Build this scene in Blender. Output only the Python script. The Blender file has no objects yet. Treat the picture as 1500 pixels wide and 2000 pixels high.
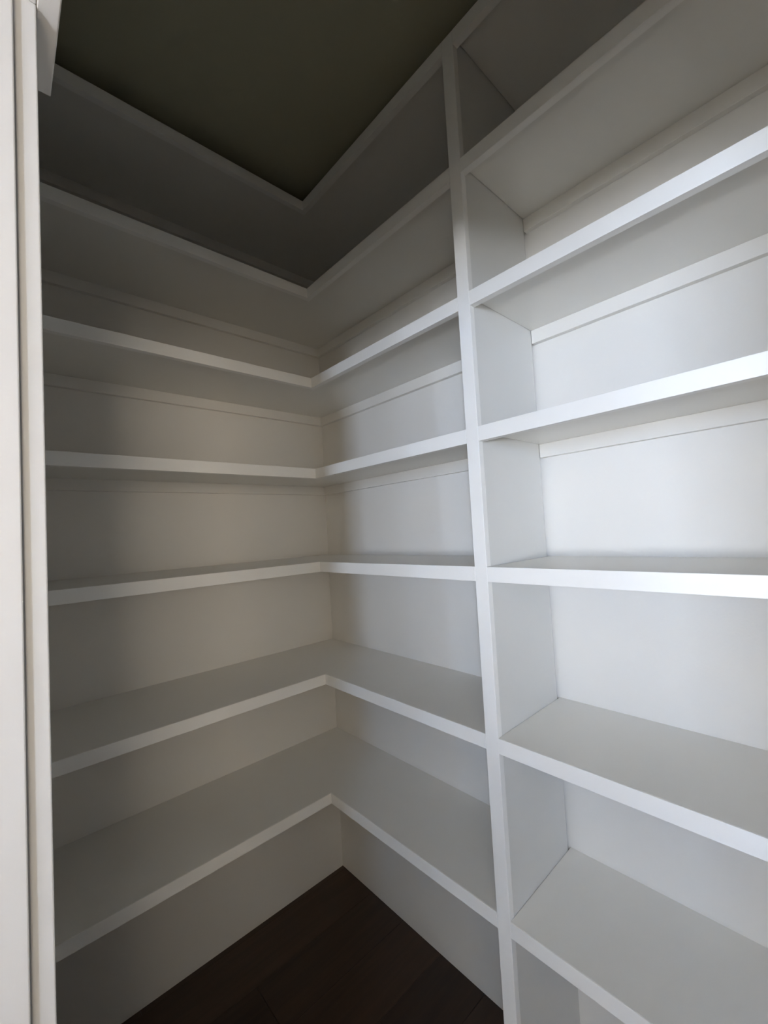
import bpy, bmesh, math, random
from mathutils import Matrix, Vector

random.seed(7)
scn = bpy.context.scene
COL = scn.collection

# ------------------------------------------------------------------ camera
cam_data = bpy.data.cameras.new('camera')
cam = bpy.data.objects.new('camera', cam_data)
COL.objects.link(cam)
YAW, PITCH, ROLL, FPX = math.radians(42.519), math.radians(2.5102), math.radians(-3.1626), 827.43
CAM = Vector((-1.2533, -1.8058, 1.6304))
fw = Vector((math.sin(YAW) * math.cos(PITCH), math.cos(YAW) * math.cos(PITCH), math.sin(PITCH)))
rt = Vector((math.cos(YAW), -math.sin(YAW), 0.0))
up = rt.cross(fw)
rt, up = math.cos(ROLL) * rt + math.sin(ROLL) * up, -math.sin(ROLL) * rt + math.cos(ROLL) * up
cam.matrix_world = Matrix(((rt.x, up.x, -fw.x, CAM.x), (rt.y, up.y, -fw.y, CAM.y),
                           (rt.z, up.z, -fw.z, CAM.z), (0, 0, 0, 1)))
cam_data.sensor_fit = 'HORIZONTAL'
cam_data.sensor_width = 36.0
cam_data.lens = FPX * 36.0 / 1500.0
cam_data.clip_start = 0.01
scn.camera = cam

# ------------------------------------------------------------------ view, world, daylight
scn.view_settings.view_transform = 'Standard'
scn.view_settings.look = 'None'
scn.view_settings.gamma = 1.0
scn.view_settings.use_curve_mapping = False
scn.view_settings.exposure = 2.54
scn.cycles.max_bounces = 10
scn.cycles.diffuse_bounces = 7
scn.cycles.glossy_bounces = 3

world = bpy.data.worlds.new('sky')
scn.world = world
world.use_nodes = True
bg = world.node_tree.nodes['Background']
bg.inputs['Color'].default_value = (0.75, 0.86, 1.0, 1)
bg.inputs['Strength'].default_value = 1.0

# windows of the bright room outside the pantry door, a covered terrace with a sunlit ground beyond:
# the lower part of each shows the bright ground, the upper part the shaded sky
FAR_X, SIDE_Y = -3.5, -4.7
SPLIT = 1.50
GROUND, SKY, EVENING = (0.86, 0.92, 1.0), (0.42, 0.63, 1.0), (1.0, 0.81, 0.56)
WINDOWS = [(-1.07, -0.72, 1.22, 2.15, 3.5),
           (-2.49, -2.35, 1.22, 2.15, 54.0),
           (-2.92, -2.79, 1.22, 2.15, 84.0),
           (-3.64, -3.20, 1.22, 2.15, 40.0)]
SIDE_WINDOWS = [(-3.0, -1.9, 0.95, 2.15, 3.1)]

def daylight(rect, radiance, colour, far):
    a0, a1, z0, z1 = rect
    ld = bpy.data.lights.new('window_daylight', 'AREA')
    ld.shape = 'RECTANGLE'
    ld.size, ld.size_y = a1 - a0, z1 - z0
    ld.color = colour
    ld.energy = radiance * math.pi * ld.size * ld.size_y
    lo = bpy.data.objects.new('window_daylight', ld)
    COL.objects.link(lo)
    m, h = (a0 + a1) / 2, (z0 + z1) / 2
    if far:      # in the wall at FAR_X, shining along +x
        lo.matrix_world = Matrix(((0, 0, -1, FAR_X - 0.06), (-1, 0, 0, m), (0, 1, 0, h), (0, 0, 0, 1)))
    else:        # in the wall at SIDE_Y, shining along +y
        lo.matrix_world = Matrix(((1, 0, 0, m), (0, 0, -1, SIDE_Y - 0.06), (0, 1, 0, h), (0, 0, 0, 1)))

for (y0, y1, z0, z1, rad) in WINDOWS:
    daylight((y0, y1, z0, SPLIT), rad, GROUND, True)
    daylight((y0, y1, SPLIT, z1), rad * 0.32, SKY, True)
for (x0, x1, z0, z1, rad) in SIDE_WINDOWS:
    daylight((x0, x1, z0, z1), rad, EVENING, False)

# ------------------------------------------------------------------ materials
def new_mat(name):
    m = bpy.data.materials.new(name)
    m.use_nodes = True
    nt = m.node_tree
    return m, nt, nt.nodes['Principled BSDF']

def paint(name, col, rough, bump=0.08, scale=60.0, var=0.03):
    m, nt, b = new_mat(name)
    N, L = nt.nodes, nt.links
    tc = N.new('ShaderNodeTexCoord')
    n1 = N.new('ShaderNodeTexNoise'); n1.inputs['Scale'].default_value = 3.0; n1.inputs['Detail'].default_value = 3
    L.new(tc.outputs['Object'], n1.inputs['Vector'])
    mix = N.new('ShaderNodeMix'); mix.data_type = 'RGBA'
    mix.inputs[6].default_value = (*[c * (1 - var) for c in col], 1)
    mix.inputs[7].default_value = (*[min(1, c * (1 + var)) for c in col], 1)
    L.new(n1.outputs['Fac'], mix.inputs[0])
    L.new(mix.outputs[2], b.inputs['Base Color'])
    n2 = N.new('ShaderNodeTexNoise'); n2.inputs['Scale'].default_value = scale; n2.inputs['Detail'].default_value = 4
    L.new(tc.outputs['Object'], n2.inputs['Vector'])
    bp = N.new('ShaderNodeBump'); bp.inputs['Strength'].default_value = bump; bp.inputs['Distance'].default_value = 0.002
    L.new(n2.outputs['Fac'], bp.inputs['Height'])
    L.new(bp.outputs['Normal'], b.inputs['Normal'])
    b.inputs['Roughness'].default_value = rough
    return m

def wood(name, dark, light):
    m, nt, b = new_mat(name)
    N, L = nt.nodes, nt.links
    tc = N.new('ShaderNodeTexCoord')
    oi = N.new('ShaderNodeObjectInfo')
    mp = N.new('ShaderNodeMapping')
    mp.inputs['Scale'].default_value = (1.6, 22.0, 22.0)
    L.new(tc.outputs['Object'], mp.inputs['Vector'])
    comb = N.new('ShaderNodeVectorMath'); comb.operation = 'ADD'
    sc = N.new('ShaderNodeMath'); sc.operation = 'MULTIPLY'; sc.inputs[1].default_value = 37.0
    L.new(oi.outputs['Random'], sc.inputs[0])
    L.new(mp.outputs['Vector'], comb.inputs[0]); L.new(sc.outputs[0], comb.inputs[1])
    n1 = N.new('ShaderNodeTexNoise'); n1.inputs['Scale'].default_value = 1.6; n1.inputs['Detail'].default_value = 6
    n1.inputs['Distortion'].default_value = 0.6
    L.new(comb.outputs[0], n1.inputs['Vector'])
    add = N.new('ShaderNodeMath'); add.operation = 'MULTIPLY_ADD'
    add.inputs[1].default_value = 0.55; add.use_clamp = True
    L.new(oi.outputs['Random'], add.inputs[0])
    sub = N.new('ShaderNodeMath'); sub.operation = 'SUBTRACT'; sub.inputs[1].default_value = 0.25
    L.new(n1.outputs['Fac'], sub.inputs[0])
    L.new(sub.outputs[0], add.inputs[2])
    mix = N.new('ShaderNodeMix'); mix.data_type = 'RGBA'
    mix.inputs[6].default_value = (*dark, 1); mix.inputs[7].default_value = (*light, 1)
    L.new(add.outputs[0], mix.inputs[0])
    L.new(mix.outputs[2], b.inputs['Base Color'])
    bp = N.new('ShaderNodeBump'); bp.inputs['Strength'].default_value = 0.15; bp.inputs['Distance'].default_value = 0.001
    L.new(n1.outputs['Fac'], bp.inputs['Height']); L.new(bp.outputs['Normal'], b.inputs['Normal'])
    b.inputs['Roughness'].default_value = 0.5
    return m

M_WALL = paint('wall_paint', (0.79, 0.762, 0.715), 0.5, bump=0.10, scale=140)
M_BOARD = paint('board_paint', (0.79, 0.77, 0.725), 0.30, bump=0.05, scale=35)
M_PANEL_SHADED = paint('panel_paint_shaded', (0.70, 0.69, 0.66), 0.38, bump=0.05, scale=35)  # darker copy of the board paint, shade on the divider put into the colour
M_RAIL = paint('rail_paint', (0.88, 0.865, 0.835), 0.36, bump=0.05, scale=35)
M_JAMB_SHADED = paint('jamb_paint_shaded', (0.38, 0.373, 0.363), 0.4, bump=0.03, scale=30)  # white door trim with its tone lowered, standing in for shade on the jambs
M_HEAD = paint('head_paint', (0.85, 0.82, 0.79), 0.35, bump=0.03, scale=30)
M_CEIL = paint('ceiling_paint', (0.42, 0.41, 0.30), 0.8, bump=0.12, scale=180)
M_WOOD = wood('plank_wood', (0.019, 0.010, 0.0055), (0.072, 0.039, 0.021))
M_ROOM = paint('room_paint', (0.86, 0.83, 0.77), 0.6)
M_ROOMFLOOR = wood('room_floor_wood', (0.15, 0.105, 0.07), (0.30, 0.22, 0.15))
M_GAP = paint('subfloor', (0.02, 0.014, 0.01), 0.9)
M_FRAME = paint('window_frame_paint', (0.82, 0.82, 0.82), 0.4)
gm, gnt, gb = new_mat('window_glass')
gb.inputs['Base Color'].default_value = (1, 1, 1, 1)
gb.inputs['Roughness'].default_value = 0.0
gb.inputs['Transmission Weight'].default_value = 1.0
gb.inputs['IOR'].default_value = 1.0
M_GLASS = gm

# ------------------------------------------------------------------ mesh helpers
def obj_from_bm(name, bm, mat, parent=None):
    bmesh.ops.recalc_face_normals(bm, faces=bm.faces)
    me = bpy.data.meshes.new(name)
    bm.to_mesh(me); bm.free()
    me.materials.append(mat)
    o = bpy.data.objects.new(name, me)
    COL.objects.link(o)
    if parent is not None:
        o.parent = parent
    return o

def add_box(bm, x0, x1, y0, y1, z0, z1):
    vs = [bm.verts.new(p) for p in ((x0, y0, z0), (x1, y0, z0), (x1, y1, z0), (x0, y1, z0),
                                    (x0, y0, z1), (x1, y0, z1), (x1, y1, z1), (x0, y1, z1))]
    for f in ((3, 2, 1, 0), (4, 5, 6, 7), (0, 1, 5, 4), (1, 2, 6, 5), (2, 3, 7, 6), (3, 0, 4, 7)):
        bm.faces.new([vs[i] for i in f])

def add_prism(bm, poly, z0, z1):
    b = [bm.verts.new((x, y, z0)) for x, y in poly]
    t = [bm.verts.new((x, y, z1)) for x, y in poly]
    n = len(poly)
    bm.faces.new(list(reversed(b))); bm.faces.new(t)
    for i in range(n):
        bm.faces.new((b[i], b[(i + 1) % n], t[(i + 1) % n], t[i]))

def soften(bm, w):
    if w:
        bmesh.ops.recalc_face_normals(bm, faces=bm.faces)
        bmesh.ops.bevel(bm, geom=list(bm.edges), offset=w, segments=2, profile=0.5, affect='EDGES')

def box(name, x0, x1, y0, y1, z0, z1, mat, parent=None, bev=0.0012):
    bm = bmesh.new(); add_box(bm, x0, x1, y0, y1, z0, z1); soften(bm, bev)
    return obj_from_bm(name, bm, mat, parent)

def prism(name, poly, z0, z1, mat, parent=None, bev=0.0012):
    bm = bmesh.new(); add_prism(bm, poly, z0, z1); soften(bm, bev)
    return obj_from_bm(name, bm, mat, parent)

def structure(o):
    o['kind'] = 'structure'
    return o

def label(o, lab, cat, group=None):
    o['label'] = lab; o['category'] = cat
    if group:
        o['group'] = group
    return o

def empty(name, loc):
    e = bpy.data.objects.new(name, None)
    e.location = loc
    e.empty_display_size = 0.1
    COL.objects.link(e)
    return e

def wall_with_holes(name, axis, p0, p1, a0, a1, z0, z1, holes, mat):
    """wall slab; axis 'x' means thickness along x (p0..p1) and length along y (a0..a1)."""
    As = sorted({a0, a1, *[h[0] for h in holes], *[h[1] for h in holes]})
    Zs = sorted({z0, z1, *[h[2] for h in holes], *[h[3] for h in holes]})
    bm = bmesh.new()
    for i in range(len(As) - 1):
        for j in range(len(Zs) - 1):
            ca, cz = (As[i] + As[i + 1]) / 2, (Zs[j] + Zs[j + 1]) / 2
            if any(h[0] < ca < h[1] and h[2] < cz < h[3] for h in holes):
                continue
            if axis == 'x':
                add_box(bm, p0, p1, As[i], As[i + 1], Zs[j], Zs[j + 1])
            else:
                add_box(bm, As[i], As[i + 1], p0, p1, Zs[j], Zs[j + 1])
    bmesh.ops.remove_doubles(bm, verts=bm.verts, dist=1e-5)
    # drop the inner faces between neighbouring cells
    seen = {}
    for f in bm.faces:
        seen.setdefault(tuple(sorted(v.index for v in f.verts)), []).append(f)
    bm.verts.index_update()
    seen = {}
    for f in bm.faces:
        seen.setdefault(tuple(sorted(v.index for v in f.verts)), []).append(f)
    dead = [f for fs in seen.values() if len(fs) > 1 for f in fs]
    bmesh.ops.delete(bm, geom=dead, context='FACES')
    return obj_from_bm(name, bm, mat)

# ------------------------------------------------------------------ dimensions (metres, floor at 0)
XW, XO = -1.2209, -1.3459          # inner and outer face of the wall with the door
YJ = -1.3358                       # far jamb face
DOOR_W, HEAD = 0.97, 2.130
YN = YJ - DOOR_W                   # near jamb face
YF = -2.70                         # end wall of the pantry
CEIL = 3.05
DB, DR = 0.4278, 0.3377            # shelf depth along back wall / right wall
YL, YR = -1.1432, -1.1808          # divider stile, its two edges
ZS = [2.9598, 2.6022, 2.2419, 1.8847, 1.5243, 1.0982, 0.6582]
HF, TF = 0.0381, 0.019             # front rail
TS = 0.016                         # shelf board
HC, TC = 0.0415, 0.018             # cleat under the shelf
TB, HB = 0.016, 0.40               # base board
ROOM_Y0, ROOM_Y1 = SIDE_Y, 1.6

# ------------------------------------------------------------------ setting
structure(box('wall_back', XW, 0.12, 0.0, 0.12, 0, CEIL, M_WALL, bev=0))
structure(box('wall_right', 0.0, 0.12, YF, 0.0, 0, CEIL, M_WALL, bev=0))
structure(box('wall_front', XW, 0.12, YF - 0.12, YF, 0, CEIL, M_WALL, bev=0))
structure(wall_with_holes('wall_left', 'x', XO, XW, ROOM_Y0, ROOM_Y1, 0, CEIL,
                          [(YN - 0.02, YJ + 0.02, 0, HEAD + 0.02)], M_WALL))
structure(box('ceiling', XW, 0.12, YF - 0.12, 0.12, CEIL, CEIL + 0.1, M_CEIL, bev=0))

# the bright room outside the door
structure(wall_with_holes('wall_far', 'x', FAR_X - 0.15, FAR_X, ROOM_Y0, ROOM_Y1, 0, CEIL,
                          [w[:4] for w in WINDOWS], M_ROOM))
structure(wall_with_holes('wall_side_1', 'y', ROOM_Y0 - 0.12, ROOM_Y0, FAR_X, XO, 0, CEIL,
                          [w[:4] for w in SIDE_WINDOWS], M_ROOM))
structure(box('wall_side_2', FAR_X, XO, ROOM_Y1, ROOM_Y1 + 0.12, 0, CEIL, M_ROOM, bev=0))
structure(box('ceiling_room', FAR_X - 0.15, XO, ROOM_Y0 - 0.12, ROOM_Y1 + 0.12, CEIL, CEIL + 0.1, M_ROOM, bev=0))
structure(box('floor_room', FAR_X - 0.15, XO, ROOM_Y0 - 0.12, ROOM_Y1 + 0.12, -0.1, 0.0, M_ROOMFLOOR, bev=0))
# unseen L-shaped light block, added to dim window light on the lower shelves
structure(prism('light_block', [(-2.65, 0.6), (-2.65, -3.45), (-1.5, -3.45), (-1.5, -3.35), (-2.55, -3.35), (-2.55, 0.6)], 0.0, 1.34, M_ROOM, bev=0.002))
for i, (y0, y1, z0, z1, _r) in enumerate(WINDOWS):
    bm = bmesh.new()
    fx0, fx1, t = FAR_X - 0.05, FAR_X - 0.005, 0.045
    add_box(bm, fx0, fx1, y0, y0 + t, z0, z1); add_box(bm, fx0, fx1, y1 - t, y1, z0, z1)
    add_box(bm, fx0, fx1, y0 + t, y1 - t, z0, z0 + t); add_box(bm, fx0, fx1, y0 + t, y1 - t, z1 - t, z1)
    structure(obj_from_bm('window_%d' % (i + 1), bm, M_FRAME))

# pantry floor: planks along x on a dark bed
floor = structure(box('floor', XO, 0.12, YF - 0.12, 0.12, -0.1, -0.004, M_GAP, bev=0))
PW = 0.2
plank_cache = {}
row = 0
y = 0.163
while y > YF - 0.1:
    cuts = {2: [-0.573], 0: [-0.9], 1: [-1.05], 3: [-0.80], 4: [-0.33], 5: [-1.0], 6: [-0.62]}.get(row, [-0.9 + 0.35 * ((row * 7) % 3)])
    y1, y0 = min(y, 0.0), max(y - PW, YF)
    if y1 - y0 > 0.02:
        xs = [XO, *cuts, 0.0]
        for a, b in zip(xs, xs[1:]):
            key = (round(b - a, 4), round(y1 - y0, 4))
            if key not in plank_cache:
                bm = bmesh.new()
                w, h = key[0] / 2 - 0.0006, key[1] / 2 - 0.0006
                add_box(bm, -w, w, -h, h, -0.012, 0.0)
                bmesh.ops.recalc_face_normals(bm, faces=bm.faces)
                top = [e for e in bm.edges if all(v.co.z > -0.001 for v in e.verts)]
                bmesh.ops.bevel(bm, geom=top, offset=0.0012, segments=1, affect='EDGES')
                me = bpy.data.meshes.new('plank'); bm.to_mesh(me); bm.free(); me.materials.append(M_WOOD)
                plank_cache[key] = me
            p = bpy.data.objects.new('plank', plank_cache[key])
            COL.objects.link(p)
            p.location = ((a + b) / 2, (y0 + y1) / 2, 0.0)
            p.parent = floor
    y -= PW
    row += 1

# tall flat base boards
structure(box('baseboard_back', XW, -TB, -TB, 0.0, 0.0, HB, M_WALL, bev=0.001))
structure(box('baseboard_right', -TB, 0.0, YF, 0.0, 0.0, HB, M_WALL, bev=0.001))

# door frame: jambs with a rebate on the pantry side, head, and the head board on the inside
REB, STEP = 0.0166, 0.006
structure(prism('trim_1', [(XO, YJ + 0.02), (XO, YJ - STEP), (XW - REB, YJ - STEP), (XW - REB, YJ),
                           (XW, YJ), (XW, YJ + 0.02)], 0.0, HEAD + 0.02, M_JAMB_SHADED, bev=0.0012))
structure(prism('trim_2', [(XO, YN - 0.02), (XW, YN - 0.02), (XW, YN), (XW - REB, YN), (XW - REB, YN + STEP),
                           (XO, YN + STEP)], 0.0, HEAD + 0.02, M_JAMB_SHADED, bev=0.0012))
structure(box('trim_3', XO, XW, YN, YJ, HEAD, HEAD + 0.02, M_HEAD, bev=0.001))
structure(box('trim_4', XW, XW + 0.0173, YN - 0.093, YJ + 0.0927, HEAD, HEAD + 0.089, M_HEAD, bev=0.0012))

# ------------------------------------------------------------------ divider between the two bays
div = empty('shelf_divider', (-DR, (YL + YR) / 2, 0.0))
def child(o, parent):
    o.parent = parent
    o.matrix_parent_inverse = Matrix.Translation(-parent.location)
    return o
child(box('stile', -DR, -DR + TF, YR, YL, 0.0, ZS[0], M_RAIL), div)
child(box('side_panel', -DR + TF + 0.0004, -TB, YR + 0.0009, YL - 0.0009, 0.0, ZS[0] - 0.001, M_PANEL_SHADED), div)
label(div, 'tall white upright divider between the corner shelves and the straight shelves', 'divider')

# ------------------------------------------------------------------ shelves
LIP = 0.003
def rail(poly, z):
    """front rail: thin lip in front of the board's edge, solid strip below the board."""
    bm = bmesh.new()
    add_prism(bm, poly(0.0, LIP), z - HF, z)
    soften(bm, 0.0008)
    b2 = bmesh.new()
    add_prism(b2, poly(LIP - 0.0012, TF), z - HF, z - TS)
    bmesh.ops.recalc_face_normals(b2, faces=b2.faces)
    me = bpy.data.meshes.new('tmp'); b2.to_mesh(me); b2.free()
    bm.from_mesh(me); bpy.data.meshes.remove(me)
    return obj_from_bm('front_rail', bm, M_RAIL)

ORD = ['topmost', 'second from top', 'third from top', 'middle', 'third from floor', 'second from floor', 'lowest']
for k, z in enumerate(ZS):
    s = empty('corner_shelf', (-DR, -DB, z - HF))
    child(prism('shelf_board', [(XW, -DB + LIP), (-DR + LIP, -DB + LIP), (-DR + LIP, YL), (0, YL), (0, 0), (XW, 0)],
                z - TS, z, M_BOARD, bev=0.0008), s)
    child(rail(lambda t0, t1: [(XW, -DB + t0), (-DR + t0, -DB + t0), (-DR + t1, -DB + t1), (XW, -DB + t1)], z), s)
    child(rail(lambda t0, t1: [(-DR + t0, -DB + t0), (-DR + t0, YL), (-DR + t1, YL), (-DR + t1, -DB + t1)], z), s)
    child(box('cleat', XW, -TC, -TC, 0.0, z - TS - HC, z - TS, M_WALL), s)
    child(box('cleat', -TC, 0.0, YL, 0.0, z - TS - HC, z - TS, M_WALL), s)
    label(s, 'white painted L-shaped corner shelf, %s of its seven levels' % ORD[k], 'shelf', 'L-shaped corner shelves')
    s = empty('straight_shelf', (-DR, (YR + YF) / 2, z - HF))
    child(box('shelf_board', -DR + LIP, 0.0, YF, YR, z - TS, z, M_BOARD, bev=0.0008), s)
    child(rail(lambda t0, t1: [(-DR + t0, YR), (-DR + t0, YF), (-DR + t1, YF), (-DR + t1, YR)], z), s)
    child(box('cleat', -TC, 0.0, YF, YR, z - TS - HC, z - TS, M_WALL), s)
    label(s, 'white painted straight shelf running off the upright divider, %s of its seven' % ORD[k], 'shelf', 'straight shelves beside the divider')
